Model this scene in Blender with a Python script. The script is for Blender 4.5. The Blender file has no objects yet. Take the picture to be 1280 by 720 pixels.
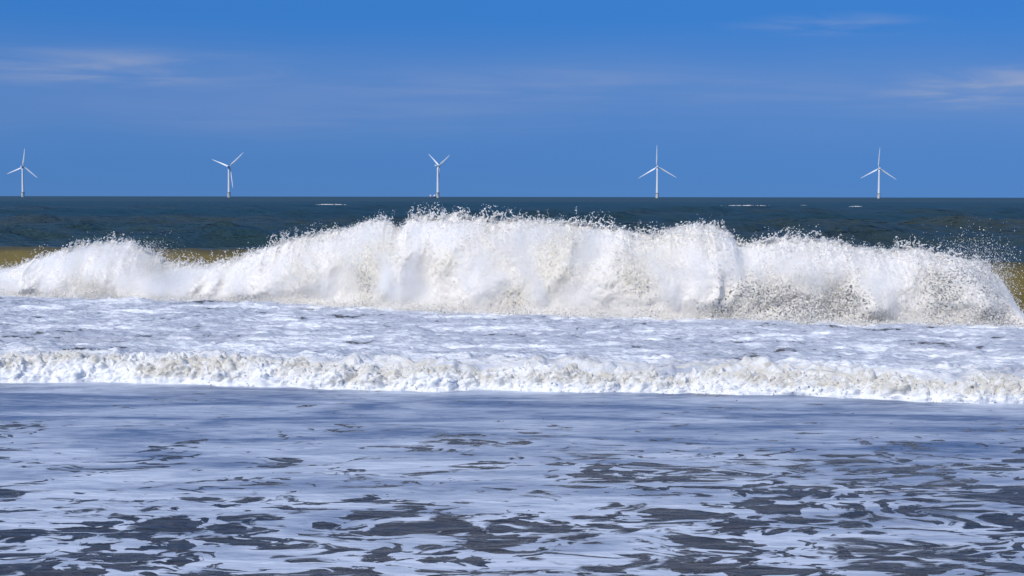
import bpy, math
import numpy as np

rng = np.random.default_rng(11)
scene = bpy.context.scene
COL = scene.collection
R = math.radians

# ------------------------------------------------------------------ camera
H, F, V0 = 2.6, 1800.0, 246.0            # eye height (m), focal length and horizon row of a 1280 px wide picture
cam_d = bpy.data.cameras.new('camera')
cam_d.sensor_width = 36
cam_d.lens = 36 * F / 1280
cam_d.clip_start = 0.3
cam_d.clip_end = 120000
cam = bpy.data.objects.new('camera', cam_d)
COL.objects.link(cam)
tilt = math.atan((360 - V0) / F)
cam.rotation_mode = 'XYZ'
cam.rotation_euler = (R(90) - tilt, R(-0.09), 0)
cam.location = (0, 0, H)
scene.camera = cam


def depth(v):
    return H * F / (np.asarray(v, float) - V0)


# ------------------------------------------------------------------ noise
_perm = np.random.default_rng(3).permutation(256).astype(np.int64)
_perm = np.concatenate([_perm, _perm, _perm, _perm])
_g = np.random.default_rng(4).normal(size=(256, 3))
_g = (_g / np.linalg.norm(_g, axis=1)[:, None]).astype(np.float32)


def perlin(x, y, z=0.0):
    x, y, z = np.broadcast_arrays(np.asarray(x, np.float32), np.asarray(y, np.float32), np.asarray(z, np.float32))
    xi = np.floor(x); yi = np.floor(y); zi = np.floor(z)
    xf = x - xi; yf = y - yi; zf = z - zi
    xi = xi.astype(np.int64) & 255; yi = yi.astype(np.int64) & 255; zi = zi.astype(np.int64) & 255
    u = xf * xf * xf * (xf * (xf * 6 - 15) + 10)
    v = yf * yf * yf * (yf * (yf * 6 - 15) + 10)
    w = zf * zf * zf * (zf * (zf * 6 - 15) + 10)
    out = 0
    for a in (0, 1):
        px = _perm[xi + a]
        wx = u if a else 1 - u
        for b in (0, 1):
            py = _perm[px + yi + b]
            wy = v if b else 1 - v
            for c in (0, 1):
                g = _g[_perm[py + zi + c]]
                d = g[..., 0] * (xf - a) + g[..., 1] * (yf - b) + g[..., 2] * (zf - c)
                out = out + d * wx * wy * (w if c else 1 - w)
    return out * 1.5


def fbm(x, y, z=0.0, o=4, gain=0.5, lac=2.03, billow=False):
    s = 0; a = 1.0; f = 1.0; n = 0
    for k in range(o):
        p = perlin(np.asarray(x) * f + 17.3 * k, np.asarray(y) * f - 9.1 * k, np.asarray(z) * f + 5.7 * k)
        s = s + a * ((2.6 * np.abs(p) - 0.25) if billow else p)     # billow: round lumps parted by creases
        n += a
        a *= gain; f *= lac
    return s / n


def sstep(a, b, x):
    t = np.clip((x - a) / (b - a), 0, 1)
    return t * t * (3 - 2 * t)


# ------------------------------------------------------------------ object helpers
def tag(o, label=None, cat=None, group=None, kind=None):
    for k, v in (('label', label), ('category', cat), ('group', group), ('kind', kind)):
        if v:
            o[k] = v
    return o


def link(name, me, m=None, parent=None):
    o = bpy.data.objects.new(name, me)
    COL.objects.link(o)
    if m is not None:
        me.materials.append(m)
    if parent is not None:
        o.parent = parent
    return o


def empty(name, loc, rz=0):
    o = bpy.data.objects.new(name, None)
    o.location = loc
    o.rotation_euler = (0, 0, rz)
    o.empty_display_size = 0.2
    COL.objects.link(o)
    return o


def mesh_np(name, verts, faces, smooth=True, attrs=None):
    """verts n x 3, faces m x k (all the same k)"""
    me = bpy.data.meshes.new(name)
    verts = np.ascontiguousarray(verts, np.float32)
    faces = np.ascontiguousarray(faces, np.int32)
    k = faces.shape[1]
    me.vertices.add(len(verts))
    me.vertices.foreach_set('co', verts.ravel())
    me.loops.add(faces.size)
    me.loops.foreach_set('vertex_index', faces.ravel())
    me.polygons.add(len(faces))
    me.polygons.foreach_set('loop_start', np.arange(0, faces.size, k, dtype=np.int32))
    if smooth:
        me.polygons.foreach_set('use_smooth', np.ones(len(faces), bool))
    for an, av in (attrs or {}).items():
        at = me.attributes.new(an, 'FLOAT', 'POINT')
        at.data.foreach_set('value', np.ascontiguousarray(av, np.float32).ravel())
    me.update(calc_edges=True)
    return me


def grid_faces(nr, nc):
    i = np.arange(nr * nc).reshape(nr, nc)
    return np.stack([i[:-1, :-1], i[:-1, 1:], i[1:, 1:], i[1:, :-1]], -1).reshape(-1, 4)


TET = np.array([[1, 1, 1], [-1, -1, 1], [-1, 1, -1], [1, -1, -1]], float) / math.sqrt(3)
def loft(name, secs, closed=True, caps=True):
    """secs: list of equal-length rings of points"""
    n = len(secs[0]); v = np.concatenate([np.asarray(s, float) for s in secs])
    f = []
    for i in range(len(secs) - 1):
        for j in range(n):
            k = (j + 1) % n
            f.append((i * n + j, i * n + k, (i + 1) * n + k, (i + 1) * n + j))
    me = bpy.data.meshes.new(name)
    fl = [tuple(q) for q in f]
    if caps:
        fl.append(tuple(range(n - 1, -1, -1)))
        fl.append(tuple(range((len(secs) - 1) * n, len(secs) * n)))
    me.from_pydata([tuple(p) for p in v], [], fl)
    me.polygons.foreach_set('use_smooth', np.ones(len(me.polygons), bool))
    me.update()
    return me


TET_F = np.array([[0, 1, 2], [0, 3, 1], [0, 2, 3], [1, 3, 2]])
OCT = np.array([[1, 0, 0], [-1, 0, 0], [0, 1, 0], [0, -1, 0], [0, 0, 1], [0, 0, -1]], float)
OCT_F = np.array([[0, 2, 4], [2, 1, 4], [1, 3, 4], [3, 0, 4], [2, 0, 5], [1, 2, 5], [3, 1, 5], [0, 3, 5]])


def flecks(name, pos, rad, attrs=None, stretch=0.28):
    """a cloud of small irregular drops: the finest have four corners, the rest six"""
    n = len(pos)
    q = rng.normal(size=(n, 4)); q /= np.linalg.norm(q, axis=1)[:, None]
    w, x, y, z = q.T
    M = np.stack([1 - 2 * (y * y + z * z), 2 * (x * y - w * z), 2 * (x * z + w * y),
                  2 * (x * y + w * z), 1 - 2 * (x * x + z * z), 2 * (y * z - w * x),
                  2 * (x * z - w * y), 2 * (y * z + w * x), 1 - 2 * (x * x + y * y)], -1).reshape(n, 3, 3)
    st = np.exp(rng.normal(0, 0.28, (n, 1, 3)))
    small = rad < 0.0075
    V, FC, AT, base = [], [], {k: [] for k in (attrs or {})}, 0
    for sel, B, BF in ((small, TET, TET_F), (~small, OCT, OCT_F)):
        m = int(sel.sum())
        if not m:
            continue
        c = len(B)
        loc = B[None] * st[sel] * np.exp(rng.normal(0, 0.18, (m, c, 1)))
        v = np.einsum('nij,nkj->nki', M[sel], loc) * (rad[sel] * (1.35 if c == 4 else 1.0))[:, None, None] + pos[sel][:, None, :]
        V.append(v.reshape(-1, 3))
        FC.append((BF[None] + base + c * np.arange(m)[:, None, None]).reshape(-1, 3))
        base += c * m
        for k in AT:
            AT[k].append(np.repeat(attrs[k][sel], c))
    return mesh_np(name, np.concatenate(V), np.concatenate(FC), smooth=True, attrs={k: np.concatenate(a) for k, a in AT.items()})


# ------------------------------------------------------------------ materials
class NT:
    def __init__(s, name):
        s.m = bpy.data.materials.new(name)
        s.m.use_nodes = True
        s.t = s.m.node_tree
        s.b = s.t.nodes['Principled BSDF']

    def n(s, kind, ins=None, **props):
        nd = s.t.nodes.new(kind)
        for k, v in props.items():
            setattr(nd, k, v)
        for k, v in (ins or {}).items():
            s.put(nd.inputs[k], v)
        return nd

    def put(s, sock, v):
        if isinstance(v, bpy.types.NodeSocket):
            s.t.links.new(v, sock)
        else:
            sock.default_value = v

    def P(s, k, v):
        s.put(s.b.inputs[k], v)

    def math(s, op, a, b=0.0, c=None, clamp=False):
        nd = s.n('ShaderNodeMath', {0: a, 1: b}, operation=op, use_clamp=clamp)
        if c is not None:
            s.put(nd.inputs[2], c)
        return nd.outputs[0]

    def pos(s, scale=(1, 1, 1)):
        g = s.n('ShaderNodeNewGeometry').outputs['Position']
        return s.n('ShaderNodeVectorMath', {0: g, 1: scale}, operation='MULTIPLY').outputs[0]

    def noise(s, vec, scale, detail=3.0, rough=0.5, dist=0.0, typ='FBM'):
        nd = s.n('ShaderNodeTexNoise', {'Vector': vec, 'Scale': scale, 'Detail': detail, 'Roughness': rough, 'Distortion': dist})
        return nd.outputs['Fac']

    def ramp(s, x, a, b, smooth=True):
        nd = s.n('ShaderNodeMapRange', {'Value': x, 'From Min': a, 'From Max': b}, interpolation_type='SMOOTHSTEP' if smooth else 'LINEAR')
        return nd.outputs['Result']

    def mix(s, f, a, b):
        nd = s.n('ShaderNodeMix', data_type='RGBA')
        s.put(nd.inputs[0], f)
        for i, c in ((6, a), (7, b)):
            s.put(nd.inputs[i], (*c, 1) if isinstance(c, tuple) else c)
        return nd.outputs[2]

    def attr(s, name):
        return s.n('ShaderNodeAttribute', attribute_name=name).outputs['Fac']

    def bump(s, h, strength, distance, normal=None):
        ins = {'Height': h, 'Strength': strength, 'Distance': distance}
        if normal is not None:
            ins['Normal'] = normal
        return s.n('ShaderNodeBump', ins).outputs['Normal']


def simple(name, col, rough=0.5, spec=0.5, metal=0.0, var=0.06, sc=0.4):
    t = NT(name)
    f = t.noise(t.pos(), sc, 4)
    dark = tuple(c * (1 - var * 2) for c in col)
    t.P('Base Color', t.mix(f, dark, col))
    t.P('Roughness', rough); t.P('Specular IOR Level', spec); t.P('Metallic', metal)
    return t.m


# open sea: dark turbid water, sand-laden streaks nearer the shore
def mat_sea():
    t = NT('sea water')
    p = t.pos((0.25, 1, 1))
    y = t.n('ShaderNodeSeparateXYZ', {0: t.pos()}).outputs['Y']
    sed = t.noise(t.pos((0.006, 0.028, 0)), 1.0, 4, 0.55)
    near = t.ramp(y, 420.0, 60.0)
    amt = t.math('MULTIPLY', t.ramp(sed, 0.22, 0.80), t.math('MULTIPLY_ADD', near, 0.85, 0.15))
    c = t.mix(amt, (0.013, 0.041, 0.041), (0.054, 0.058, 0.040))
    # broken bits of foam
    fo = t.noise(t.pos((0.35, 0.5, 0)), 1.6, 7, 0.66, 0.6)
    big = t.noise(t.pos((0.02, 0.05, 0)), 1.0, 2)
    fm = t.math('MULTIPLY', t.ramp(fo, 0.70, 0.78), t.ramp(big, 0.5, 0.66))
    c = t.mix(t.math('MULTIPLY', fm, 0.55), c, (0.6, 0.62, 0.62))
    t.P('Base Color', c)
    t.P('IOR', 1.333)
    t.P('Roughness', t.ramp(y, 60.0, 900.0, False))
    rr = t.n('ShaderNodeMapRange', {'Value': y, 'From Min': 40.0, 'From Max': 900.0, 'To Min': 0.16, 'To Max': 0.36}).outputs['Result']
    t.P('Roughness', rr)
    n1 = t.noise(t.pos((0.55, 1, 1)), 0.9, 6, 0.62)
    n2 = t.noise(t.pos((0.10, 0.16, 1)), 1.0, 5, 0.6)
    nb = t.bump(n2, 1.0, 1.5)
    nn = t.bump(n1, 1.0, 0.8, nb)
    di = t.n('ShaderNodeBsdfDiffuse', {'Color': c, 'Normal': nn})
    gl = t.n('ShaderNodeBsdfGlossy', {'Roughness': rr, 'Normal': nn, 'Color': (1, 1, 1, 1)})
    fr = t.n('ShaderNodeFresnel', {'IOR': 1.333, 'Normal': nn}).outputs[0]
    # waves too small to model turn the surface towards the eye: the share of mirror light stays well below that of a flat sheet
    fr = t.math('MULTIPLY', t.math('POWER', fr, 1.4), 0.20)
    mx = t.n('ShaderNodeMixShader', {0: fr, 1: di.outputs[0], 2: gl.outputs[0]})
    t.t.links.new(mx.outputs[0], t.t.nodes['Material Output'].inputs['Surface'])
    return t.m


def mat_face():
    t = NT('sandy wave water')
    z = t.n('ShaderNodeSeparateXYZ', {0: t.pos()}).outputs['Z']
    back = t.attr('back')
    n = t.noise(t.pos((0.5, 1, 1.6)), 1.8, 5, 0.6, 0.5)
    c = t.mix(t.ramp(n, 0.3, 0.7), (0.095, 0.073, 0.023), (0.150, 0.114, 0.033))
    c = t.mix(back, c, (0.030, 0.036, 0.032))
    # foam streaks drawn up the face
    s = t.noise(t.pos((2.2, 1.2, 0.9)), 2.2, 6, 0.62, 0.7)
    inside = t.attr('inside')
    fm = t.math('MULTIPLY', t.ramp(s, 0.62, 0.74), 0.12)
    fm = t.math('MAXIMUM', fm, t.math('MULTIPLY', inside, t.math('MULTIPLY_ADD', t.ramp(s, 0.3, 0.7), 0.5, 0.35)))
    c = t.mix(fm, c, (0.62, 0.60, 0.52))
    t.P('Base Color', c)
    t.P('IOR', 1.333); t.P('Roughness', 0.16)
    t.P('Normal', t.bump(t.noise(t.pos((1, 1, 1)), 2.0, 4, 0.5), 1.0, 0.04))
    return t.m


def mat_white(name, bump1=0.006, bump2=0.004, cream=(0.62, 0.565, 0.445), white=(0.695, 0.655, 0.595), fine=30.0, sss=0.0):
    t = NT(name)
    sand = t.attr('sand')
    n = t.noise(t.pos(), 9.0, 6, 0.65)
    f = t.math('MULTIPLY', sand, t.ramp(n, 0.25, 0.6), clamp=True)
    t.P('Base Color', t.mix(f, white, cream))
    t.P('Roughness', 0.8); t.P('Specular IOR Level', 0.15)
    if sss:
        t.P('Subsurface Weight', 1.0); t.P('Subsurface Radius', (1.0, 0.92, 0.8)); t.P('Subsurface Scale', sss)
    b1 = t.bump(t.noise(t.pos(), 7.0, 6, 0.65), 1.0, bump1)
    t.P('Normal', t.bump(t.noise(t.pos(), fine, 4, 0.65), 1.0, bump2, b1))
    return t.m


def mat_drops():
    # drops scatter light on through as much as back
    t = NT('white spray drops')
    c = t.mix(t.attr('sand'), (0.77, 0.735, 0.675), (0.67, 0.62, 0.51))
    t.P('Base Color', c)
    t.P('Subsurface Weight', 1.0); t.P('Subsurface Radius', (1.0, 0.95, 0.88)); t.P('Subsurface Scale', 0.012)
    t.P('Roughness', 0.6); t.P('Specular IOR Level', 0.2)
    return t.m


# the thin sheet of foam and backwash on the foreshore
def mat_sheet():
    t = NT('foam sheet on shallow water')
    cov = t.attr('cov')          # <0 holes favoured, >0 unbroken foam
    thick = t.attr('thick')
    p0 = t.pos((0.60, 1.0, 0))
    cw = t.n('ShaderNodeTexNoise', {'Vector': p0, 'Scale': 1.2, 'Detail': 3.0, 'Roughness': 0.5})
    co = t.n('ShaderNodeVectorMath', {0: cw.outputs['Color'], 1: (0.5, 0.5, 0.5)}, operation='SUBTRACT').outputs[0]
    co = t.n('ShaderNodeVectorMath', {0: co, 1: (0.8, 0.8, 0.0)}, operation='MULTIPLY').outputs[0]
    p = t.n('ShaderNodeVectorMath', {0: p0, 1: co}, operation='ADD').outputs[0]
    big = t.noise(p, 1.3, 3, 0.5, 0.5)
    mid = t.noise(p, 4.8, 5, 0.56, 1.0)
    fin = t.noise(p, 13.0, 5, 0.62, 0.4)
    f = t.math('ADD', t.math('MULTIPLY', t.math('SUBTRACT', big, 0.5), 0.65),
               t.math('MULTIPLY', t.math('SUBTRACT', mid, 0.5), 1.45))
    f = t.math('ADD', f, t.math('MULTIPLY', t.math('SUBTRACT', fin, 0.5), 0.24))
    f = t.math('ADD', f, cov)
    wv_ = t.n('ShaderNodeTexNoise', {'Vector': p, 'Scale': 3.0, 'Detail': 3.0})
    off = t.n('ShaderNodeVectorMath', {0: wv_.outputs['Color'], 1: (0.5, 0.5, 0.5)}, operation='SUBTRACT').outputs[0]
    off = t.n('ShaderNodeVectorMath', {0: off, 1: (0.35, 0.35, 0.0)}, operation='MULTIPLY').outputs[0]
    pv = t.n('ShaderNodeVectorMath', {0: p, 1: off}, operation='ADD').outputs[0]
    vo = t.n('ShaderNodeTexVoronoi', {'Vector': pv, 'Scale': 3.4, 'Randomness': 1.0}, feature='DISTANCE_TO_EDGE').outputs['Distance']
    some = t.ramp(t.noise(p, 1.7, 3, 0.5), 0.38, 0.56)
    strg = t.math('MULTIPLY', t.ramp(vo, 0.16, 0.0, False), t.math('MULTIPLY_ADD', some, 0.20, 0.02))
    f = t.math('ADD', f, strg)
    soft = t.math('MULTIPLY_ADD', t.ramp(t.noise(p, 1.4, 2, 0.5), 0.42, 0.62), 0.13, 0.03)
    mask = t.ramp(f, -0.012, soft)
    rim = t.math('SUBTRACT', t.ramp(f, -0.01, 0.03), t.ramp(f, 0.03, 0.16))
    # milky foam: thin bluish film to denser white
    den = t.noise(t.pos((0.22, 0.8, 0)), 1.9, 6, 0.6, 0.8)
    den2 = t.noise(t.pos((0.5, 1.6, 0)), 7.0, 5, 0.62, 0.3)
    d = t.math('ADD', t.ramp(den, 0.30, 0.72), t.math('MULTIPLY', t.math('SUBTRACT', den2, 0.5), 1.3))
    d = t.math('ADD', t.math('MULTIPLY', d, 0.80), t.math('SUBTRACT', thick, 0.08))
    d = t.math('SUBTRACT', d, t.math('MULTIPLY', t.ramp(f, 0.22, 0.0), 0.16))
    d = t.math('ADD', d, t.math('MULTIPLY', rim, 0.22), clamp=True)
    foam = t.mix(d, (0.084, 0.126, 0.215), (0.53, 0.565, 0.62))
    hole = t.mix(t.ramp(fin, 0.35, 0.68), (0.026, 0.023, 0.020), (0.062, 0.056, 0.050))
    t.P('Base Color', t.mix(mask, hole, foam))
    t.P('IOR', 1.333)
    t.P('Specular IOR Level', t.n('ShaderNodeMapRange', {'Value': mask, 'To Min': 0.22, 'To Max': 0.40}).outputs['Result'])
    rg = t.n('ShaderNodeMapRange', {'Value': mask, 'To Min': 0.24, 'To Max': 0.42}).outputs['Result']
    t.P('Roughness', rg)
    h = t.math('ADD', t.math('MULTIPLY', mask, 0.35), t.math('MULTIPLY', den2, 0.5))
    nb = t.bump(h, 1.0, 0.02)
    wv = t.noise(t.pos((0.55, 1.6, 0)), 2.6, 5, 0.6, 0.4)
    t.P('Normal', t.bump(wv, 1.0, 0.05, nb))
    return t.m


# churned foam behind the small roller
def mat_churn():
    t = NT('churned foam on water')
    cov = t.attr('cov'); sand = t.attr('sand')
    p = t.pos((0.42, 0.8, 1.0))
    a = t.noise(p, 1.3, 4, 0.55, 0.8)
    b = t.noise(p, 5.0, 6, 0.66, 0.7)
    f = t.math('ADD', t.math('MULTIPLY', t.math('SUBTRACT', a, 0.5), 1.0), t.math('MULTIPLY', t.math('SUBTRACT', b, 0.5), 0.95))
    f = t.math('ADD', f, cov)
    m1 = t.ramp(f, -0.27, -0.17)      # open water -> thin foam
    m2 = t.ramp(f, -0.10, 0.22)       # thin -> thick foam
    c = t.mix(m1, (0.075, 0.073, 0.070), (0.40, 0.42, 0.465))
    c = t.mix(m2, c, (0.78, 0.78, 0.775))
    c = t.mix(t.math('MULTIPLY', sand, t.ramp(b, 0.35, 0.62), clamp=True), c, (0.52, 0.46, 0.34))
    t.P('Base Color', c)
    t.P('IOR', 1.333); t.P('Roughness', 0.45); t.P('Specular IOR Level', 0.4)
    nb = t.bump(f, 1.0, 0.05)
    t.P('Normal', t.bump(t.noise(t.pos(), 26.0, 4, 0.65), 1.0, 0.012, nb))
    return t.m


M_SEA, M_FACE, M_SHEET, M_CHURN = mat_sea(), mat_face(), mat_sheet(), mat_churn()
M_WHITE = mat_white('white water foam', sss=0.06)
M_ROLL = mat_white('tumbling foam', 0.016, 0.006, cream=(0.52, 0.485, 0.405), white=(0.75, 0.745, 0.73), fine=38.0, sss=0.009)
M_DROP = mat_drops()
M_CAP = mat_white('whitecap foam', 0.2, 0.1)

# ------------------------------------------------------------------ lines on the water, read off as rows and turned into metres
_bu = np.array([-400, 0, 200, 400, 500, 640, 800, 1000, 1280, 1700])
_bv = np.array([364, 373, 378, 384, 391, 396, 401, 406, 411, 417])
_by = depth(_bv); _bx = (_bu - 640) / F * _by


def base_y(x):
    return np.interp(x, _bx, _by)


_fu = np.array([-600, 0, 250, 350, 500, 640, 800, 1000, 1140, 1280, 1900])
_fv = np.array([470, 479, 480, 484, 488, 488, 490, 494, 501, 503, 512])
_fy = depth(_fv); _fx = (_fu - 640) / F * _fy


def front_y(x):
    return np.interp(x, _fx, _fy) + 0.24 * perlin(x * 0.7, 3.7) + 0.12 * perlin(x * 1.5, 5.9) + 0.07 * perlin(x * 3.1, 8.2) + 0.04 * perlin(x * 8.3, 1.2)


# ------------------------------------------------------------------ open sea, one sheet to the horizon
def build_sea():
    pxs = np.concatenate([np.linspace(124, 62, 60, endpoint=False), np.linspace(62, 0.12, 300)])
    d = H * F / pxs
    s = np.linspace(-1, 1, 1000)
    s = 0.42 * s + 0.55 * s ** 5
    X = d[:, None] * s[None, :]
    Y = np.repeat(d[:, None], len(s), 1)
    dd = np.gradient(d)[:, None]
    Z = np.zeros_like(X); DX = np.zeros_like(X); DY = np.zeros_like(X)
    g = np.random.default_rng(8)
    for k in range(60):
        L = 1.6 * (60 / 1.6) ** (k / 59.0)
        th = g.normal(0, 0.42 if L < 15 else 0.14) + 0.2
        kx, ky = math.sin(th) * 2 * math.pi / L, -math.cos(th) * 2 * math.pi / L
        ph = g.uniform(0, 6.28)
        a = 0.021 * L ** 0.60 * (1.0 if L < 14 else 0.6)
        fade = 1 - sstep(0.25, 0.6, dd / L)
        gust = 0.55 + 0.9 * (perlin(X / (L * 7 + 20), Y / (L * 5 + 20), k * 0.37) + 0.4)
        arg = kx * X + ky * Y + ph
        am = a * fade * np.clip(gust, 0.1, 2)
        Z += am * np.cos(arg)
        DX -= am * np.sin(arg) * kx / (2 * math.pi / L) * 0.8
        DY -= am * np.sin(arg) * ky / (2 * math.pi / L) * 0.8
    # long swells standing up as they come in
    for yc, amp, w, xs in ((62, 0.25, 5, 0.1), (118, 0.32, 7, -0.05), (190, 0.4, 9, 0.06), (300, 0.5, 12, -0.03)):
        cy = yc + X * xs - 0.2 * X + 6 * perlin(X / 60, yc)
        e = Y - cy
        Z += amp * (0.75 + 0.8 * perlin(X / 35, yc * 1.7)) * np.exp(-np.where(e < 0, (e / (w * 0.6)) ** 2, (e / (w * 1.5)) ** 2))
    land = sstep(36, 52, Y - 0 * X + 0.36 * X)
    Z *= land
    v = np.stack([X + DX * land, Y + DY * land, Z - 0.06 * (1 - land)], -1).reshape(-1, 3)
    o = link('sea', mesh_np('sea', v, grid_faces(*X.shape)[:, ::-1]), M_SEA)
    tag(o, 'dark blue green open sea running out to the horizon', None, None, 'structure')


build_sea()


# ------------------------------------------------------------------ foreground: shallow backwash sheet
def blob(x, y, lst):
    s = 0
    for (u, v, ru, rv, a) in lst:
        d = float(depth(v)); cx = (u - 640) / F * d
        rx = ru / F * d; ry = rv * d * d / (H * F)
        s = s + a * np.exp(-(((x - cx) / rx) ** 2 + ((y - d) / ry) ** 2))
    return s


HOLES = [(10, 540, 40, 12, .5), (24, 606, 30, 6, .4), (200, 582, 45, 9, .26), (360, 577, 26, 10, .42), (335, 603, 32, 7, .42),
         (430, 535, 55, 10, .2), (150, 676, 110, 12, .42), (40, 700, 90, 16, .36), (270, 702, 90, 14, .34), (400, 690, 40, 8, .3),
         (540, 662, 90, 8, .38), (595, 549, 60, 7, .40), (603, 582, 18, 10, .36), (470, 575, 30, 5, .3), (490, 637, 50, 8, .28),
         (720, 590, 50, 16, .42), (690, 660, 110, 9, .38), (790, 600, 60, 14, .34), (880, 605, 70, 16, .36), (960, 610, 70, 10, .3),
         (1060, 632, 90, 14, .42), (1130, 655, 60, 14, .4), (1000, 580, 60, 4, .5), (1110, 586, 100, 6, .5), (1230, 590, 80, 9, .30),
         (1180, 620, 110, 20, .26), (1000, 700, 260, 24, .16), (1200, 690, 120, 40, .22), (770, 695, 100, 16, .28), (620, 700, 80, 12, .3),
         (1150, 550, 120, 10, .18), (900, 512, 90, 6, .10), (250, 508, 60, 6, .14), (430, 492, 40, 4, .22), (520, 700, 50, 10, .3),
         (560, 520, 40, 4, .2), (820, 530, 40, 4, .2), (1060, 520, 60, 4, .15)]


def build_sheet():
    nr, nc = 520, 1000
    w = np.linspace(0, 1, nr)[:, None]
    x = np.linspace(-17, 17, nc)[None, :]
    yf = front_y(x) + 0.7
    y0 = 4.0
    # equal steps of 1/y
    Y = 1 / ((1 - w) / y0 + w / yf)
    X = np.repeat(x, nr, 0)
    Z = 0.012 * fbm(X * 0.55, Y * 1.1, 1.0, 4) + 0.006 * fbm(X * 2.0, Y * 4.0, 2.0, 3) + 0.02 * perlin(X * 0.16 + 3, Y * 0.5)
    Z *= sstep(0, 0.4, front_y(X) - Y) * 0.9 + 0.1
    cov = 0.225 - 0.58 * blob(X, Y, HOLES)
    cov -= 0.165 * sstep(13.2, 11.2, Y) + 0.09 * sstep(0.2, 3, X) * sstep(15.5, 13.5, Y) + 0.05 * sstep(16.5, 14, Y) + 0.05 * perlin(X * 0.35, Y * 0.6, 4.0)
    cov = np.maximum(cov, -0.02)
    cov += 0.05 * sstep(15, 18, Y)
    thick = 0.08 + 0.46 * sstep(16.5, 10.5, Y) - 0.05 * sstep(15.0, 18.5, Y) + 0.12 * perlin(X * 0.3, Y * 0.7, 9.0)
    thick -= 0.10 * sstep(1, 6, X)
    fd = front_y(X) - Y
    thick += 0.9 * np.exp(-np.clip(fd, 0, 9) / 0.28) * np.clip(0.35 + 1.6 * fbm(X * 0.9, Y * 1.5, 3.0, 4), 0, 1)
    thick += 0.16 * np.clip(fbm(X * 0.35 + 8, Y * 1.2, 6.0, 4), -0.6, 0.8)
    v = np.stack([X, Y, Z], -1).reshape(-1, 3)
    o = link('shallow_water', mesh_np('shallow_water', v, grid_faces(nr, nc), attrs={'cov': cov.ravel(), 'thick': thick.ravel()}), M_SHEET)
    tag(o, 'thin sheet of blue grey foam with dark open patches nearest the viewer', None, None, 'structure')


build_sheet()


# ------------------------------------------------------------------ churned water between the small roller and the breaker
def build_churn():
    nr, nc = 620, 1500
    w = np.linspace(0, 1, nr)[:, None] ** 0.85
    x = np.linspace(-19, 19, nc)[None, :]
    yf = front_y(x) + 0.2; yb = base_y(x) + 2.2
    Y = yf + (yb - yf) * w
    X = np.repeat(x, nr, 0)
    q = Y - yf
    Z = 0.03 + 0.17 * np.exp(-(q / 2.4) ** 2) * sstep(-0.1, 0.6, q) + 0.06 * np.exp(-q / 5)
    ch = fbm(X * 0.8, Y * 1.5, 4.0, 5, 0.55)
    r = 1 - np.abs(fbm(X * 1.1 + 5, Y * 2.0, 7.0, 4, 0.55)) * 2
    Z += 0.10 * ch + 0.06 * np.clip(r, 0, 1) ** 3 + 0.05 * np.clip(perlin(X * 0.4, Y * 0.35, 3), 0, 1)
    lump = np.clip(fbm(X * 1.6, Y * 1.6, 12.0, 4, 0.6, billow=True), 0, 1) ** 2
    Z += 0.12 * lump * np.exp(-(q / 2.2) ** 2)
    Z *= 1 - 0.5 * sstep(1.0, 0.0, (yb - Y) / 2)
    Z = Z * sstep(0.0, 0.5, q) - 0.06 * (1 - sstep(0.0, 0.3, q))      # tucked in under the roller
    cov = -0.015 + 0.13 * np.exp(-(q / 2.2) ** 2) + 0.13 * perlin(X * 0.35, Y * 0.6) + 0.10 * fbm(X * 0.5, Y * 1.8, 5.0, 3) + 0.16 * sstep(3.5, 2.2, yb - Y)
    cov -= blob(X, Y, [(300, 381, 80, 2, .2), (1000, 430, 200, 12, .05)])
    cov -= 0.10 * (sstep(2.5, 3.0, yb - Y) - sstep(3.0, 4.2, yb - Y)) * (0.5 + 1.2 * perlin(X * 0.5, 2.2))
    cov = np.where(q < 2.0, np.maximum(cov, 0.06), cov)
    sand = np.clip(0.55 * np.exp(-((q - 0.5) / 1.0) ** 2) + 0.9 * perlin(X * 0.5, Y * 0.5, 6.0) * np.exp(-q / 3), 0, 0.8)
    v = np.stack([X, Y, Z], -1).reshape(-1, 3)
    o = link('foaming_water', mesh_np('foaming_water', v, grid_faces(nr, nc), attrs={'cov': cov.ravel(), 'sand': sand.ravel()}), M_CHURN)
    tag(o, 'choppy foam covered water between the small roller and the tall breaking wave', None, None, 'structure')


build_churn()


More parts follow.
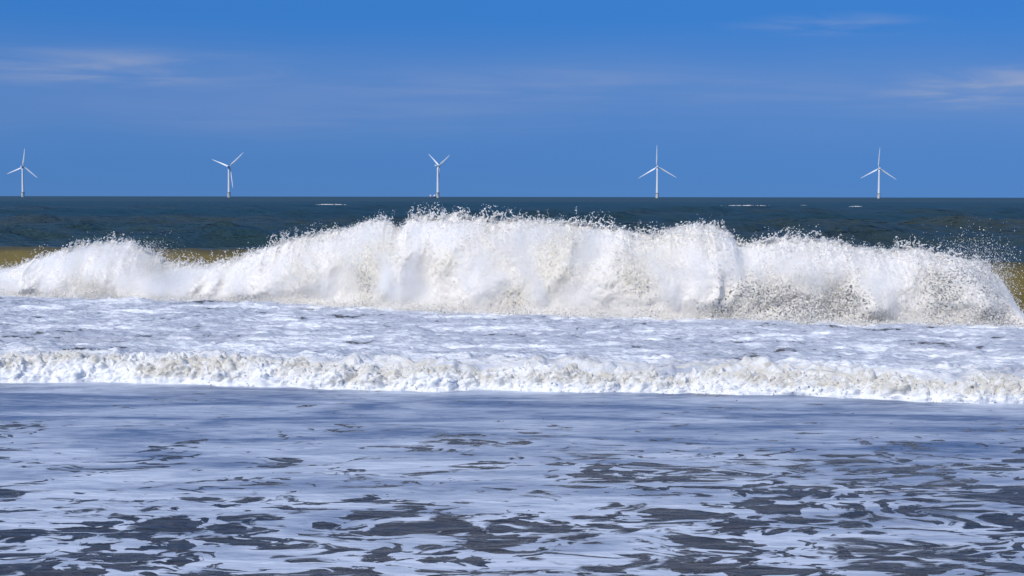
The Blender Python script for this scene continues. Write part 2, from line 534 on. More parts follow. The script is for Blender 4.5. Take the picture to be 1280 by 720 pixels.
# ------------------------------------------------------------------ the small roller at the front of the churned water
def build_roller():
    root = empty('small_wave', (0, 19.2, 0))
    tag(root, 'low tumbling roller of cream and white foam at the edge of the smooth sheet', 'wave')
    nx, nphi = 1900, 190
    x = np.linspace(-18.5, 18.5, nx)[:, None]
    phi = np.linspace(0.0, 1.0, nphi)[None, :] * math.pi * 0.86
    yb = front_y(x)
    ht = 0.18 + 0.13 * perlin(x * 0.35, 1.3) + 0.13 * perlin(x * 1.1, 7.1) + 0.05 * sstep(2, -6, x)
    ht = np.maximum(ht, 0.13 + 0.05 * perlin(x * 2.0, 3.3))
    wd = 0.62 + 0.2 * perlin(x * 0.5, 5.5)
    X = np.repeat(x, nphi, 1)
    cy = -np.cos(phi); cz = np.sin(phi)
    Y = yb - 0.12 + wd * (1 + cy) * 0.9 + 0.10 * fbm(x * 3.0, 6.6, 0.0, 4) * np.clip(1 - cz * 2, 0, 1)
    Z = ht * cz ** 1.5
    b1 = fbm(X * 2.0, Y * 2.4, Z * 2.6, 3, 0.5, billow=True)
    b2 = fbm(X * 6.5, Y * 6.5, Z * 7.5, 3, 0.55, billow=True)
    b3 = fbm(X * 20, Y * 20, Z * 22, 3, 0.6)
    env = sstep(0.1, 0.6, cz)
    off = (0.085 * (b1 - 0.2) + 0.055 * (b2 - 0.2) + 0.018 * b3) * env
    warp = 0.05 * fbm(X * 5 + 9, Y * 5, Z * 5, 3) * env
    Y = Y + off * cy * 1.1 + warp
    Z = np.maximum(Z + off * (0.35 + cz), -0.02) - 0.012 * (1 - env)
    X = X + 0.06 * fbm(X * 6 + 30, Y * 6, Z * 6, 3) * env
    sandf = np.clip(0.95 * sstep(-0.1, 0.45, fbm(X * 0.8, Y * 1.2, Z * 3.0, 3) + 0.45 * cz - 0.08), 0, 1)
    sandf *= sstep(0.03, 0.14, Z)
    v = np.stack([X, Y, Z], -1)
    f = grid_faces(nx, nphi)
    rag = fbm(X * 9, Y * 9, Z * 9, 4, 0.6)
    face_keep = np.ones(len(f), bool)
    thin = (sstep(0.10, 0.0, cz) + np.zeros_like(X)) * 0.5 + rag
    face_keep &= thin.ravel()[f[:, 0]] < 0.80
    local = v.reshape(-1, 3) - np.array([0, 19.2, 0])
    o = link('tumbling_foam', mesh_np('tumbling_foam', local, f[face_keep], attrs={'sand': sandf.ravel()}), M_ROLL, root)
    # spatter
    n = 24000
    i = rng.integers(0, nx, n); j = rng.integers(6, nphi - 20, n)
    p = v[i, j].copy()
    out = rng.exponential(0.028, n)
    p[:, 1] += out * cy[0, j] * 0.8 + rng.normal(0, 0.02, n)
    p[:, 2] += out * (0.3 + cz[0, j]) + 0.004
    p[:, 0] += rng.normal(0, 0.03, n)
    r = np.clip(np.exp(rng.normal(-5.5, 0.5, n)), 0.002, 0.014)
    o = link('spatter', flecks('spatter', p - np.array([0, 19.2, 0]), r, {'sand': sandf[i, j] * 0.5}), M_DROP, root)
    tag(o, kind='stuff')


build_roller()

# ------------------------------------------------------------------ the tall breaking wave
WAVE = empty('breaking_wave', (0, 32, 0))
tag(WAVE, 'tall breaking wave bursting into white spray across the whole view', 'wave')
WO = np.array([0, 32.0, 0])


def crest_h(x):
    return 1.27 + 0.10 * np.exp(-(x / 5.0) ** 2) + 0.03 * perlin(x * 0.4, 2.0)



# outline of the burst (picture columns and rows), then metres
_tu = np.array([-500, -200, -60, 0, 25, 45, 70, 100, 130, 160, 178, 195, 212, 235, 260, 285, 310, 335, 365, 400, 430, 455, 475, 497, 515, 545, 570, 600, 620, 650, 690,
                720, 755, 790, 812, 835, 870, 895, 912, 925, 945, 975, 1005, 1030, 1055, 1085, 1115, 1140, 1170, 1200, 1225, 1245, 1256, 1268, 1300, 1400])
_tv = np.array([310, 316, 330, 338, 334, 325, 316, 309, 303, 303, 312, 323, 330, 331, 331, 328, 320, 312, 302, 294, 287, 279, 273, 288, 272, 271, 272, 274, 276, 275, 276,
                278, 283, 291, 297, 290, 284, 283, 292, 306, 305, 301, 300, 302, 305, 313, 316, 312, 318, 324, 330, 342, 370, 392, 400, 402])


def _outline():
    y = None
    x = (_tu - 640) / F * 33.0
    for _ in range(6):
        y = base_y(x) + 0.95
        x = (_tu - 640) / F * y
    z = H - (_tv - V0) / F * y
    return x, z


_tx, _tz = _outline()


def top_z(x):
    return np.interp(x, _tx, _tz)


def uv_to_xz(u, v, off=0.3):
    x = (u - 640) / F * 33.0
    for _ in range(6):
        y = float(base_y(x)) + off
        x = (u - 640) / F * y
    return x, H - (v - V0) / F * y, y


def patches(x, z, lst):
    s = 0
    for (u, v, ru, rv, a) in lst:
        cx, cz, y = uv_to_xz(u, v)
        s = s + a * np.exp(-(((x - cx) / (ru / F * y)) ** 2 + ((z - cz) / (rv / F * y)) ** 2))
    return s


def build_face():
    nx = 900
    x = np.linspace(-32, 30, nx)[:, None]
    tf = np.linspace(0, 1, 90)
    tb = np.linspace(0, 1, 110)[1:]
    Hc = crest_h(x)
    # face: hollow below, steep under the crest; back: long even slope
    zf = Hc * tf[None] ** 1.0
    qf = 1.7 * np.sqrt(tf)[None] * np.ones_like(x)
    qb = 1.7 + 10.5 * tb[None] ** 1.4 * np.ones_like(x)
    zb = Hc * (np.exp(-(tb * 1.75) ** 2) - math.exp(-1.75 ** 2) * tb)[None]
    q = np.concatenate([qf, qb], 1); z = np.concatenate([zf, zb], 1)
    back = np.concatenate([np.zeros_like(qf) + sstep(0.82, 1.0, tf)[None] * 0.75, np.ones_like(qb)], 1)
    X = np.repeat(x, q.shape[1], 1)
    Y = base_y(X) + 0.35 + q
    n = fbm(X * 0.7, Y * 0.9, z * 0.9, 4)
    Y = Y + 0.08 * n * sstep(0, 0.4, z)
    z = z + 0.05 * n * back + 0.04 * fbm(X * 1.4, Y * 1.4, 3.0, 4) * back - 0.03
    v = np.stack([X, Y, z], -1).reshape(-1, 3) - WO
    o = link('water_face', mesh_np('water_face', v, grid_faces(*X.shape), attrs={'back': back.ravel(), 'inside': ((1 - back) * sstep(0.15, 0.7, top_z(X) - 0.55 - 0.0 * X) * sstep(0.02, 0.25, top_z(X) - z - 0.12)).ravel()}), M_FACE, WAVE)
    tag(o, 'smooth olive brown wall of sandy water')


build_face()


# thin places where the dark water behind shows, and sandy tinted places
THIN = [(1050, 374, 28, 22, .78), (940, 366, 42, 26, .56), (1170, 365, 22, 30, .62), (1232, 397, 26, 12, .95), (1210, 340, 30, 26, .45), (1020, 390, 30, 14, .6),
        (990, 380, 30, 20, .5), (455, 348, 16, 22, .42), (640, 372, 14, 14, .35), (800, 355, 16, 18, .38), (120, 362, 14, 12, .35), (190, 330, 18, 16, .4), 
        (895, 390, 22, 14, .4), (1245, 360, 20, 30, .6)]
SANDY = [(455, 345, 26, 34, 1.0), (480, 310, 22, 20, .9), (700, 310, 36, 30, .8), (690, 350, 40, 30, .6), (790, 345, 34, 34, .8), (560, 325, 30, 20, .5), (640, 372, 24, 18, .7),
         (540, 350, 40, 30, .35), (120, 358, 26, 16, .6), (840, 320, 24, 30, .5), (400, 340, 60, 30, .35), (940, 366, 50, 30, .6), (1050, 372, 40, 30, .6), (880, 300, 30, 14, .4),
         (200, 325, 26, 20, .5), (1170, 360, 30, 36, .5), (620, 310, 30, 40, .4), (380, 345, 20, 20, .5)]


def shell_point(x, phi, zt):
    """front-top-back of the burst: outline before displacement. x, phi broadcast; returns y, z, cy, cz"""
    cy = -np.cos(phi); cz = np.sin(phi)
    w = 0.55 + 0.34 * zt
    z = zt * np.sign(cz) * np.abs(cz) ** 0.85
    y = base_y(x) - 0.15 + w * (1 + cy) + 0.35 * (z / np.maximum(zt, 0.2)) ** 2
    return y, z, cy, cz


def build_white():
    nx, nphi = 1800, 300
    x = np.linspace(-24, 13.4, nx)[:, None]
    phi = (np.linspace(0, 1, nphi) ** 1.0)[None, :] * math.pi * 0.93
    zt = top_z(x)
    fing = 0.10 * np.clip(fbm(x * 4.0, 2.2, 0.0, 4, 0.65), -0.5, 1) + 0.05 * np.clip(perlin(x * 13, 4.4), 0, 1)
    zt = np.maximum(zt - 0.05 + fing * sstep(0.4, 1.2, zt), 0.05)
    X = np.repeat(x, nphi, 1)
    Y, Z, cy, cz = shell_point(X, phi, zt)
    env = sstep(0.0, 0.22, cz) * sstep(0.1, 0.6, zt)
    XW = X + 0.55 * perlin(X * 0.5, Z * 0.9, 8.0) + 0.22 * perlin(X * 1.4, Z * 1.6, 3.0)
    b0 = fbm(XW * 0.62, Z * 0.35, 2.0, 2)
    b1 = fbm(XW * 1.4, Y * 0.8, Z * 1.0, 2, 0.5)
    b2 = fbm(X * 3.4, Y * 3.4, Z * 3.0, 2, 0.45, billow=True)
    b3 = fbm(X * 16, Y * 16, Z * 13, 3, 0.65)
    topf = sstep(0.75, 1.0, cz)
    off = (0.70 * b0 + 0.30 * b1 + (0.040 + 0.05 * topf) * (b2 - 0.25) + (0.006 + 0.03 * topf) * b3) * env
    Y = Y + off * cy * (1.0) + 0.12 * topf * b2
    Z = np.maximum(Z + off * cz * (0.18 + 0.1 * (1 - topf)), -0.03) + (0.07 * b3 + 0.07 * (b2 - 0.2)) * topf * sstep(0.4, 1.0, zt)
    X = X + (0.03 * fbm(X * 7 + 31, Y * 7, Z * 6, 3)) * env
    sand = np.clip(patches(X, Z, SANDY) * 0.9 + 0.25 * fbm(X * 1.5, Z * 1.5, 5.0, 3), 0, 1) * (cz > 0)
    thin = patches(X, Z, THIN) * (phi < 1.9)
    rnd = rng.random(X.shape)
    rag = fbm(X * 15, Y * 15, Z * 13, 3, 0.8)
    hole = thin * 0.64 + rag * 0.5 + (rnd - 0.5) * 0.9 + 0.02 * topf
    f = grid_faces(nx, nphi)
    keep = hole.ravel()[f[:, 0]] < 0.60
    v = np.stack([X, Y, Z], -1)
    o = link('whitewater', mesh_np('whitewater', v.reshape(-1, 3) - WO, f[keep], attrs={'sand': sand.ravel()}), M_WHITE, WAVE)
    tag(o, 'dense white foam of the burst')

    # ---- spray: drops close to the burst's surface
    cyb = np.broadcast_to(cy, X.shape); czb = np.broadcast_to(cz, X.shape)
    P, RD, SD = [], [], []
    n = 520000
    i = rng.integers(0, nx, n); j = (rng.random(n) ** 1.0 * (nphi * 0.66)).astype(int)
    p = v[i, j].copy()
    out = rng.exponential(0.065, n) * (1.0 - 0.6 * sstep(0.75, 1.0, czb[i, j])) - 0.015
    p[:, 1] += out * cyb[i, j]
    p[:, 2] += out * czb[i, j] * 0.9 + 0.01
    p[:, 0] += rng.normal(0, 0.05, n)
    r = np.clip(np.exp(rng.normal(-5.25, 0.38, n)), 0.0025, 0.018)
    dens = 0.16 + 0.62 * sstep(-0.15, 0.45, fbm(p[:, 0] * 0.9, p[:, 2] * 1.1, 7.7, 3) + 0.6 * np.clip(sand[i, j], 0, 1) - 0.1 + 0.5 * sstep(0.8, 1.0, czb[i, j]))
    ok = (rng.random(n) < dens) & (zt[i, 0] > 0.3) & (rng.random(n) > 0.30 * np.clip(thin[i, j], 0, 1))
    P.append(p[ok]); RD.append(r[ok]); SD.append(sand[i, j][ok] * 0.8)
    # ---- drops flung up from the crest in small jets
    nj = 260
    w = np.clip(0.1 + np.interp(_jx, _tx, _jw), 0, None) * np.clip(0.4 + 1.3 * perlin(_jx * 1.7, 5.1) + 0.8 * perlin(_jx * 5.0, 2.1), 0.05, None)
    xs = rng.choice(_jx, nj, p=w / w.sum()) + rng.normal(0, 0.03, nj)
    for xj in xs:
        m = int(rng.integers(10, 60))
        L = rng.exponential(0.10) + 0.02
        L = min(L * (0.5 + 0.9 * np.interp(xj, _tx, _jw)), 0.34)
        s = rng.random(m) ** 0.9
        a = rng.normal(0, 0.35)
        zt0 = float(top_z(xj))
        yj = float(base_y(xj)) + 0.6 + 0.34 * zt0 + rng.uniform(-0.1, 0.4)
        px = xj + math.sin(a) * L * s + rng.normal(0, 0.018, m)
        pz = zt0 - 0.10 + math.cos(a) * (L + 0.1) * s + rng.normal(0, 0.012, m)
        py = yj + rng.normal(0, 0.06, m) - 0.1 * s
        P.append(np.stack([px, py, pz], -1))
        RD.append(np.clip(np.exp(rng.normal(-4.75, 0.42, m)) * (1.2 - 0.6 * s), 0.004, 0.024))
        SD.append(np.zeros(m))
    # ---- torn lace along the crest: drops strung along threads that thin out upwards
    n = 700000
    cw = np.clip(0.15 + np.interp(_jx, _tx, _jw), 0, None); cw /= cw.sum()
    xx = rng.choice(_jx, n, p=cw) + rng.normal(0, 0.02, n)
    jw = np.interp(xx, _tx, _jw)
    reach = (0.02 + 0.10 * jw) * np.clip(0.8 + 1.3 * perlin(xx * 1.9, 6.3) + 0.7 * perlin(xx * 6.0, 1.3), 0.15, 2.6)
    hh = rng.exponential(1.0, n) * reach
    th = fbm(xx * 7, hh * 5 + 0.3 * xx, 1.0, 3, 0.6)
    keep = (np.abs(th) < 0.10 * np.exp(-hh / 0.16)) & (hh < 0.42)
    xx, hh, jw = xx[keep], hh[keep], jw[keep]
    zt0 = top_z(xx)
    m = len(xx)
    yy = base_y(xx) - 0.15 + (0.55 + 0.34 * zt0) + 0.30 + 0.35 * perlin(xx * 3.1, hh * 3.0, 4.0) + rng.normal(0, 0.03, m)
    P.append(np.stack([xx + 0.25 * hh * perlin(xx * 0.9, 3.0), yy, zt0 - 0.06 + hh], -1))
    RD.append(np.clip(np.exp(rng.normal(-4.85, 0.4, m)) * (1.15 - hh), 0.003, 0.02)); SD.append(np.zeros(m))
    print('lace drops', m)
    # ---- loose drops in front of the open face and over the thin places
    n = 1500
    xx = rng.uniform(-17, 12.6, n)
    zt0 = top_z(xx)
    zz = zt0 * rng.random(n) ** 0.7 + rng.exponential(0.05, n)
    yy = base_y(xx) - 0.1 + 0.9 * (zz / np.maximum(zt0, .3)) + rng.normal(0, 0.15, n)
    P.append(np.stack([xx, yy, zz], -1)); RD.append(np.clip(np.exp(rng.normal(-5.1, 0.4, n)), 0.003, 0.014)); SD.append(np.zeros(n))
    n = 60000
    k = rng.integers(0, len(THIN), n)
    T = np.array(THIN)[k]
    uu = T[:, 0] + rng.normal(0, 0.8, n) * T[:, 2]; vv = np.minimum(T[:, 1] + rng.normal(0, 0.8, n) * T[:, 3], 402)
    dd = base_y((uu - 640) / F * 32) + rng.uniform(-0.3, 1.0, n)
    zz = H - (vv - V0) / F * dd
    g_ = zz > 0.05
    P.append(np.stack([(uu - 640) / F * dd, dd, zz], -1)[g_]); RD.append(np.clip(np.exp(rng.normal(-5.35, 0.4, n)), 0.0025, 0.014)[g_]); SD.append(np.full(n, 0.35)[g_])
    # ---- the fine splash along the foot
    n = 60000
    xx = rng.uniform(-20, 12.8, n)
    hh = rng.exponential(0.06, n) * (1 + 0.8 * perlin(xx * 1.2, 3.3))
    yy = base_y(xx) - 0.30 + rng.normal(0, 0.16, n) + 0.3 * hh
    P.append(np.stack([xx, yy, 0.06 + hh], -1)); RD.append(np.clip(np.exp(rng.normal(-4.9, 0.4, n)), 0.003, 0.022)); SD.append(np.zeros(n))
    P = np.concatenate(P); RD = np.concatenate(RD); SD = np.concatenate(SD)
    o = link('spray', flecks('spray', P - WO, RD, {'sand': SD}), M_DROP, WAVE)
    tag(o, 'fine white drops flung around the burst', kind='stuff')


def build_mist():
    nx, nr = 420, 40
    x = np.linspace(-19, 12.6, nx)[:, None]
    a = np.linspace(0, math.pi, nr)[None]
    zt = np.maximum(top_z(x), 0.12)
    zt = zt * 0.97 + 0.05 * fbm(x * 2.2, 1.7, 0.0, 4, 0.6)
    X = np.repeat(x, nr, 1)
    Y, Z, cy, cz = shell_point(X, a, zt)
    XW = X + 0.55 * perlin(X * 0.5, Z * 0.9, 8.0) + 0.22 * perlin(X * 1.4, Z * 1.6, 3.0)
    bul = 0.70 * fbm(XW * 0.62, Z * 0.35, 2.0, 2) + 0.30 * fbm(XW * 1.5, Y * 0.7, Z * 0.8, 2, 0.55)
    o_ = (0.16 + np.clip(bul, -0.3, 1) + 0.06 * fbm(X * 3, Y * 3, Z * 3, 3)) * sstep(0, 0.25, cz)
    o_ = o_ - 0.36 * np.clip(patches(X, Z, THIN), 0, 1) * (a < 1.9)
    Y = Y + o_ * cy
    Z = Z + 0.02 - 0.04 * (cz < 0.01)
    v = np.stack([X, Y, Z], -1) - WO
    secs = [v[i, ::-1] for i in range(nx)]     # faces turned outwards
    me = loft('mist', secs)
    m = bpy.data.materials.new('fine spray mist'); m.use_nodes = True
    t = m.node_tree; t.nodes.remove(t.nodes['Principled BSDF'])
    vs = t.nodes.new('ShaderNodeVolumeScatter')
    vs.inputs['Color'].default_value = (0.955, 0.935, 0.895, 1); vs.inputs['Density'].default_value = 4.2; vs.inputs['Anisotropy'].default_value = 0.0
    t.links.new(vs.outputs[0], t.nodes['Material Output'].inputs['Volume'])
    o = link('mist', me, m, WAVE)
    tag(o, kind='stuff')
    scene.cycles.volume_bounces = 4


# where the crest throws most spray
_jx = np.linspace(-18, 12.2, 1200)
_jw = np.interp(_tu, [-100, 60, 110, 160, 200, 350, 365, 400, 440, 470, 505, 520, 560, 620, 640, 720, 780, 880, 930, 975, 1000, 1060, 1140, 1170, 1230, 1250],
                [0.3, 0.5, 0.5, 0.6, 0.6, 0.8, 1.0, 0.5, 0.25, 0.3, 0.2, 1.0, 0.9, 1.0, 0.6, 0.4, 0.6, 0.15, 0.8, 0.9, 0.6, 0.5, 0.9, 0.8, 0.7, 0.3])
build_white()
build_mist()


# ------------------------------------------------------------------ small whitecaps far out
def whitecap(u, v, wpx, hpx, label, seed):
    d = float(depth(v)); x = (u - 640) / F * d
    L = wpx / F * d; hh = hpx / F * d
    g = np.random.default_rng(seed)
    nx, nr = 120, 20
    s = np.linspace(-1, 1, nx)[:, None]
    a = np.linspace(0, math.pi, nr)[None]
    pr = np.clip(1 - np.abs(s) ** 2.2, 0, 1) * (0.55 + 0.8 * np.abs(perlin(s * 4 + seed, 1.1)))
    X = s * L / 2 + 0 * a
    Y = -np.cos(a) * hh * 1.6 * (0.3 + pr)
    Z = np.sin(a) * hh * pr
    n = fbm(X * 1.2, Y * 1.2, Z * 1.2 + seed, 4)
    Z = Z + 0.35 * hh * n * pr; Y = Y + 0.5 * hh * n
    f = grid_faces(nx, nr)
    rg = fbm(X * 9 / L * 2, Y * 2, Z * 2 + seed, 4, 0.7) + 0.35 * (1 - pr)
    f = f[rg.ravel()[f[:, 0]] < 0.22]
    o = link('whitecap', mesh_np('whitecap', np.stack([X, Y, Z], -1).reshape(-1, 3), f, attrs={'sand': np.zeros(nx * nr)}), M_CAP)
    o.location = (x, d, 0.75)
    tag(o, label, 'whitecap', 'small whitecaps breaking on the open sea')


whitecap(415, 260.5, 42, 1.6, 'thin faint whitecap on the dark sea left of the middle turbine', 3)
whitecap(932, 261.0, 66, 1.2, 'faintest whitecap, a long broken thread of foam left of the short bright one', 13)
whitecap(1003, 261.5, 17, 2.2, 'short bright whitecap on the dark sea left of the rightmost turbine', 5)
whitecap(1069, 262.5, 20, 1.5, 'small flat whitecap on the dark sea below the rightmost turbine', 9)

# ------------------------------------------------------------------ wind turbines
M_TOWER = simple('white turbine paint', (0.66, 0.67, 0.68), 0.4, 0.4, sc=0.15)
M_BASE = simple('pale yellow foundation paint', (0.68, 0.665, 0.61), 0.5, 0.4, sc=0.3, var=0.12)
M_DARK = simple('grey steel grating', (0.22, 0.22, 0.22), 0.6, 0.4)
M_NAC = simple('light grey nacelle shell', (0.62, 0.64, 0.67), 0.45, 0.4)
M_RED = simple('dark boat hull paint', (0.05, 0.07, 0.12), 0.4, 0.5)
M_GLASS = simple('dark wheelhouse glass', (0.02, 0.025, 0.03), 0.1, 0.6)


def lathe(name, prof, n=32):
    prof = np.asarray(prof, float)
    a = np.linspace(0, 2 * math.pi, n, endpoint=False)
    v = np.stack([prof[:, 0:1] * np.cos(a), prof[:, 0:1] * np.sin(a), np.repeat(prof[:, 1:2], n, 1)], -1).reshape(-1, 3)
    f = []
    for i in range(len(prof) - 1):
        for j in range(n):
            k = (j + 1) % n
            f.append((i * n + j, i * n + k, (i + 1) * n + k, (i + 1) * n + j))
    return mesh_np(name, v, np.array(f))


def rbox(w, h, r, y, cx=0, cz=0, n=4):
    pts = []
    for (sx, sz, a0) in ((1, 1, 0), (-1, 1, 90), (-1, -1, 180), (1, -1, 270)):
        for k in range(n + 1):
            a = R(a0 + 90 * k / n)
            pts.append((cx + sx * (w / 2 - r) + r * math.cos(a), y, cz + sz * (h / 2 - r) + r * math.sin(a)))
    return pts


HUB, BL = 80.0, 57.0
ME_TOWER = lathe('tower', [(3.2, 13.2), (3.2, 13.6), (3.0, 20), (2.6, 45), (2.2, 70), (2.1, 77.6), (0.2, 77.7)])
ME_TP = lathe('foundation', [(3.9, -8), (3.9, 12.2), (4.0, 12.3), (4.0, 12.9), (3.5, 13.19)])
ME_PLAT = lathe('platform', [(4.02, 12.35), (5.2, 12.4), (5.2, 12.8), (5.2, 13.3), (5.1, 13.3), (5.1, 12.85), (4.02, 12.85)])
ME_LADDER = loft('boat_landing', [rbox(1.4, 0.7, 0.2, -4.5, 0, 0), rbox(1.4, 0.7, 0.2, -4.1, 0, 0)])
# stand the landing upright
_v = np.zeros(len(ME_LADDER.vertices) * 3, np.float32); ME_LADDER.vertices.foreach_get('co', _v); _v = _v.reshape(-1, 3)
_v[:, 2] = 5.5 + _v[:, 2] / 0.35 * 6.5
ME_LADDER.vertices.foreach_set('co', _v.ravel())
ME_NAC = loft('nacelle', [rbox(2.6, 2.6, 0.6, -8.6, 0, 0.2), rbox(3.7, 3.7, 0.7, -8.0, 0, 0.2), rbox(4.2, 4.2, 0.7, -2, 0, 0.1), rbox(4.1, 4.1, 0.8, 2.0), rbox(3.2, 3.2, 1.2, 3.0)])
_hub = [(0.1, 6.6), (0.8, 6.4), (1.5, 5.7), (1.9, 4.6), (1.95, 3.4), (1.7, 3.05), (0.1, 3.02)]
ME_HUB = lathe('hub', _hub, 24)
_v = np.zeros(len(ME_HUB.vertices) * 3, np.float32); ME_HUB.vertices.foreach_get('co', _v); _v = _v.reshape(-1, 3)
ME_HUB.vertices.foreach_set('co', np.stack([_v[:, 0], _v[:, 2], -_v[:, 1]], -1).ravel().astype(np.float32))


def blade_mesh():
    secs = []
    for r, ch, th, tw in [(q[0], q[1] * 1.0, q[2] * 1.0, q[3]) for q in ((1.2, 2.3, 2.2, 90), (4, 2.4, 2.1, 70), (9, 4.1, 1.5, 28), (14, 4.2, 1.1, 20), (24, 3.4, 0.8, 12), (36, 2.5, 0.5, 7), (48, 1.7, 0.32, 3), (54, 1.1, 0.2, 1), (56.6, 0.55, 0.1, 0), (57, 0.15, 0.05, 0))]:
        pts = []
        c, s = math.cos(R(tw)), math.sin(R(tw))
        for k in range(16):
            a = 2 * math.pi * k / 16
            px = math.cos(a) * ch / 2 - (0.18 * ch if r > 5 else 0)
            py = math.sin(a) * th / 2 * (1 - 0.45 * math.cos(a) if r > 5 else 1)
            pts.append((px * c - py * s, 4.6 + px * s + py * c - 0.0006 * r * r, r))
        secs.append(pts)
    return loft('blade', secs)


ME_BLADE = blade_mesh()
for me, m in ((ME_TOWER, M_TOWER), (ME_TP, M_BASE), (ME_PLAT, M_DARK), (ME_LADDER, M_BASE), (ME_NAC, M_NAC), (ME_HUB, M_NAC), (ME_BLADE, M_TOWER)):
    me.materials.append(m)


def turbine(u, vhub, yaw, a0, label, bs=1.0):
    d = (HUB - H) * F / (V0 - vhub)
    root = empty('wind_turbine', ((u - 640) / F * d, d, 0), R(yaw))
    tag(root, label, 'wind turbine', 'wind turbines standing in the sea along the horizon')
    tp = link('foundation', ME_TP, None, root)
    link('platform', ME_PLAT, None, tp)
    link('boat_landing', ME_LADDER, None, tp)
    link('tower', ME_TOWER, None, root)
    nc = link('nacelle', ME_NAC, None, root); nc.location = (0, 0, HUB)
    hb = link('hub', ME_HUB, None, root); hb.location = (0, 0, HUB)
    for k in range(3):
        b = link('blade', ME_BLADE, None, root)
        b.location = (0, 0, HUB)
        b.scale = (1, 1, bs)
        b.rotation_euler = (0, R(a0 + 120 * k), 0)
    return d


turbine(30, 209.5, -6, 7, 'white wind turbine nearest the left edge, one blade leaning just right of upright', 0.86)
turbine(287, 209, -22, 50, 'white wind turbine with two blades spread wide and a dark blade hanging down')
D3 = turbine(547.5, 207.5, -54, 63, 'narrow looking white wind turbine turned sideways, a small boat beside its foot')
turbine(821, 208.5, 0, -1, 'white wind turbine with one blade straight up, right of the sideways turbine and boat')
turbine(1097.5, 210, 2, 2, 'rightmost white wind turbine with one blade pointing straight up')


# ------------------------------------------------------------------ small service boat by the middle turbine
def boat():
    d = D3 - 14
    root = empty('service_boat', ((541.5 - 640) / F * d, d, 0.2), R(0))
    tag(root, 'small white service boat beside the foot of the sideways wind turbine', 'boat')
    secs = []
    for x, w, zk, zd in ((-9, 4.6, -0.6, 2.2), (-6, 5.2, -1, 2.2), (0, 5.4, -1.1, 2.4), (5, 4.2, -1, 2.9), (8, 2.0, -0.7, 3.4), (9.5, 0.2, 0.6, 3.8)):
        secs.append([(-x, -w / 2, zd), (-x, -w * 0.42, 0.4), (-x, 0, zk), (-x, w * 0.42, 0.4), (-x, w / 2, zd)])
    link('hull', loft('hull', secs), M_RED, root)

    def bx(name, x0, x1, y, z0, z1, m, par):
        return link(name, loft(name, [rbox(x1 - x0, z1 - z0, 0.25, -y, (x0 + x1) / 2, (z0 + z1) / 2), rbox(x1 - x0, z1 - z0, 0.25, y, (x0 + x1) / 2, (z0 + z1) / 2)]), m, par)
    wh = bx('wheelhouse', 1.5, 6.5, 2.0, 2.45, 6.6, M_TOWER, root)
    bx('window', 1.4, 6.6, 1.75, 4.6, 5.6, M_GLASS, wh)
    bx('foredeck_housing', -8.0, -4.2, 1.3, 2.9, 6.8, M_TOWER, root)
    link('mast', loft('mast', [[(4 + 0.12 * math.cos(a), 0.12 * math.sin(a), z) for a in np.linspace(0, 6.28, 9)[:-1]] for z in (6.5, 10.0)]), M_TOWER, root)


boat()

# ------------------------------------------------------------------ light and sky
SUN_EL, SUN_AZ = R(44), math.atan2(-0.60, -0.80)          # behind the viewer, to the left
w = bpy.data.worlds.new('World')
scene.world = w
w.use_nodes = True
nt = w.node_tree
bg = nt.nodes['Background']
sky = nt.nodes.new('ShaderNodeTexSky')
sky.sky_type = 'NISHITA'
sky.sun_disc = False
sky.sun_elevation = SUN_EL
sky.sun_rotation = SUN_AZ
sky.altitude = 0
sky.air_density = 1.0
sky.dust_density = 0.0
sky.ozone_density = 6.0


def wn(kind, ins=None, **pr):
    nd = nt.nodes.new(kind)
    for k, v in pr.items():
        setattr(nd, k, v)
    for k, v in (ins or {}).items():
        if isinstance(v, bpy.types.NodeSocket):
            nt.links.new(v, nd.inputs[k])
        else:
            nd.inputs[k].default_value = v
    return nd


# look up the clear-air colour higher than the horizon: a dry blue sky down to the sea
_tc = wn('ShaderNodeTexCoord').outputs['Generated']
_sx = wn('ShaderNodeSeparateXYZ', {0: _tc})
_za = wn('ShaderNodeMath', {0: _sx.outputs['Z'], 1: 0.0}, operation='MAXIMUM').outputs[0]
_zb = wn('ShaderNodeMath', {0: _za, 1: 0.4, 2: 0.46}, operation='MULTIPLY_ADD').outputs[0]
_sv = wn('ShaderNodeCombineXYZ', {0: _sx.outputs['X'], 1: _sx.outputs['Y'], 2: _zb}).outputs[0]
_sn = wn('ShaderNodeVectorMath', {0: _sv}, operation='NORMALIZE').outputs[0]
nt.links.new(_sn, sky.inputs['Vector'])

# thin high cloud: the direction of view is carried up to a flat layer overhead
tc = wn('ShaderNodeTexCoord').outputs['Generated']
sp = wn('ShaderNodeSeparateXYZ', {0: tc})
zz = wn('ShaderNodeMath', {0: sp.outputs['Z'], 1: 0.035}, operation='ADD').outputs[0]
lx = wn('ShaderNodeMath', {0: sp.outputs['X'], 1: zz}, operation='DIVIDE').outputs[0]
ly = wn('ShaderNodeMath', {0: sp.outputs['Y'], 1: zz}, operation='DIVIDE').outputs[0]
lv = wn('ShaderNodeCombineXYZ', {0: lx, 1: ly, 2: 0.0}).outputs[0]


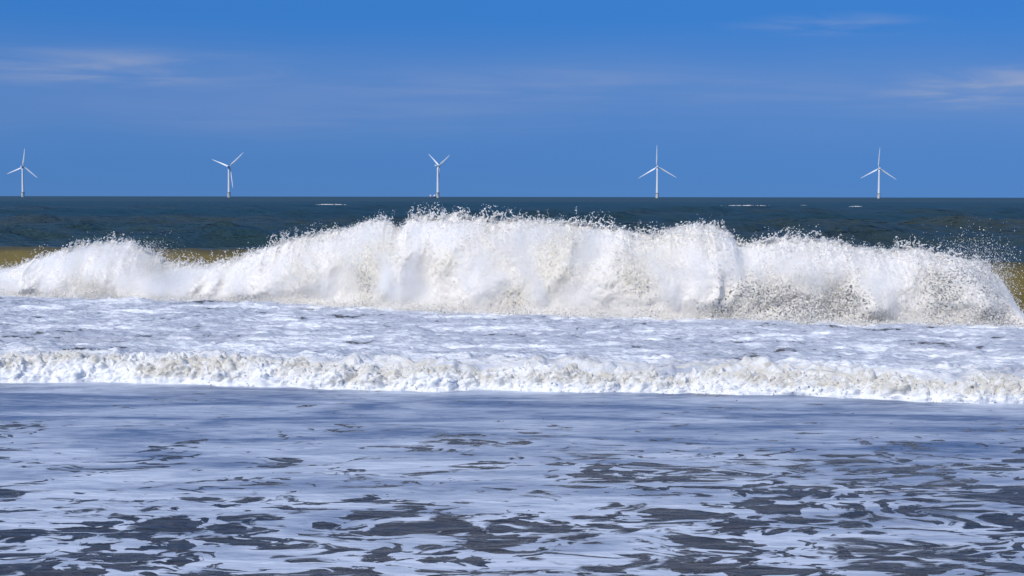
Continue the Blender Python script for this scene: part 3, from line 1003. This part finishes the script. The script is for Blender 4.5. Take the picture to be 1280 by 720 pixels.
def cirrus(cx, cy, rx, ry, rot, amt, sx, sy):
    mp = wn('ShaderNodeMapping', {'Vector': lv, 'Location': (-cx, -cy, 0)}, vector_type='POINT').outputs[0]
    mr = wn('ShaderNodeMapping', {'Vector': mp, 'Rotation': (0, 0, rot)}).outputs[0]
    ms = wn('ShaderNodeMapping', {'Vector': mr, 'Scale': (1 / rx, 1 / ry, 1)}).outputs[0]
    ln = wn('ShaderNodeVectorMath', {0: ms}, operation='LENGTH').outputs['Value']
    env = wn('ShaderNodeMapRange', {'Value': ln, 'From Min': 1.0, 'From Max': 0.0}, interpolation_type='SMOOTHSTEP').outputs[0]
    mn = wn('ShaderNodeMapping', {'Vector': mr, 'Scale': (sx, sy, 1)}).outputs[0]
    ns = wn('ShaderNodeTexNoise', {'Vector': mn, 'Scale': 1.0, 'Detail': 6.0, 'Roughness': 0.55, 'Distortion': 0.6}).outputs['Fac']
    th = wn('ShaderNodeMapRange', {'Value': ns, 'From Min': 0.36, 'From Max': 0.72}, interpolation_type='SMOOTHSTEP').outputs[0]
    m = wn('ShaderNodeMath', {0: env, 1: th}, operation='MULTIPLY').outputs[0]
    return wn('ShaderNodeMath', {0: m, 1: amt}, operation='MULTIPLY').outputs[0]


def skypt(u, v):
    z = (V0 - v) / F
    n = math.sqrt(1 + z * z + ((u - 640) / F) ** 2)
    k = z / n + 0.035
    return ((u - 640) / F / n / k, 1 / n / k)


tot = None
# a faint even veil a few degrees up
vz = wn('ShaderNodeMath', {0: sp.outputs['Z'], 1: 0.070}, operation='SUBTRACT').outputs[0]
vz = wn('ShaderNodeMath', {0: vz}, operation='ABSOLUTE').outputs[0]
vz = wn('ShaderNodeMapRange', {'Value': vz, 'From Min': 0.055, 'From Max': 0.0}, interpolation_type='SMOOTHSTEP').outputs[0]
vn = wn('ShaderNodeTexNoise', {'Vector': wn('ShaderNodeVectorMath', {0: tc, 1: (4.0, 4.0, 16.0)}, operation='MULTIPLY').outputs[0], 'Scale': 1.0, 'Detail': 4.0, 'Roughness': 0.5}).outputs['Fac']
vn = wn('ShaderNodeMapRange', {'Value': vn, 'From Min': 0.25, 'From Max': 0.7, 'To Min': 0.04, 'To Max': 0.19}).outputs[0]
veil = wn('ShaderNodeMath', {0: vz, 1: vn}, operation='MULTIPLY').outputs[0]
for (u, v, rx, ry, rot, amt, sx, sy) in ((155, 90, 1.3, 1.3, 0.25, 0.5, 0.9, 1.0), (1225, 112, 0.9, 1.9, 0.2, 0.55, 1.2, 1.0), (1040, 34, 0.6, 0.5, -0.1, 0.3, 1.6, 2.4),
                                         (700, 112, 2.4, 1.8, 0.0, 0.16, 0.7, 1.0), (500, 150, 3.5, 2.8, 0.1, 0.10, 0.5, 0.7), (1150, 120, 2.5, 2.2, 0.0, 0.14, 0.6, 0.9)):
    cx, cy = skypt(u, v)
    c = cirrus(cx, cy, rx, ry, rot, amt, sx, sy)
    tot = c if tot is None else wn('ShaderNodeMath', {0: tot, 1: c}, operation='MAXIMUM').outputs[0]
mx = wn('ShaderNodeMix', data_type='RGBA')
tint = wn('ShaderNodeVectorMath', {0: sky.outputs[0], 1: (0.53, 1.24, 1.75)}, operation='MULTIPLY').outputs[0]
tot = wn('ShaderNodeMath', {0: tot, 1: veil}, operation='ADD').outputs[0]
hz = wn('ShaderNodeMapRange', {'Value': sp.outputs['Z'], 'From Min': 0.12, 'From Max': -0.01}).outputs[0]
hz = wn('ShaderNodeMath', {0: hz, 1: 0.36}, operation='MULTIPLY').outputs[0]
hm = wn('ShaderNodeMix', data_type='RGBA')
nt.links.new(hz, hm.inputs[0])
nt.links.new(tint, hm.inputs[6])
hm.inputs[7].default_value = (1.5, 2.15, 2.9, 1)
tint = hm.outputs[2]
nt.links.new(tot, mx.inputs[0])
nt.links.new(tint, mx.inputs[6])
mx.inputs[7].default_value = (4.2, 4.5, 5.6, 1)
nt.links.new(mx.outputs[2], bg.inputs['Color'])
bg.inputs['Strength'].default_value = 0.10

sd = bpy.data.lights.new('sun', 'SUN')
sd.energy = 4.0
sd.angle = R(0.5)
sd.color = (1.0, 0.955, 0.88)
so = bpy.data.objects.new('sun', sd)
COL.objects.link(so)
import mathutils
sdir = mathutils.Vector((math.sin(SUN_AZ) * math.cos(SUN_EL), math.cos(SUN_AZ) * math.cos(SUN_EL), math.sin(SUN_EL)))
so.rotation_euler = sdir.to_track_quat('Z', 'Y').to_euler()
so.location = sdir * 50

scene.cycles.use_denoising = True
scene.view_settings.view_transform = 'Standard'
scene.view_settings.look = 'None'
scene.view_settings.gamma = 1
scene.view_settings.exposure = 0
try:
    scene.view_settings.use_curve_mapping = False
except Exception:
    pass
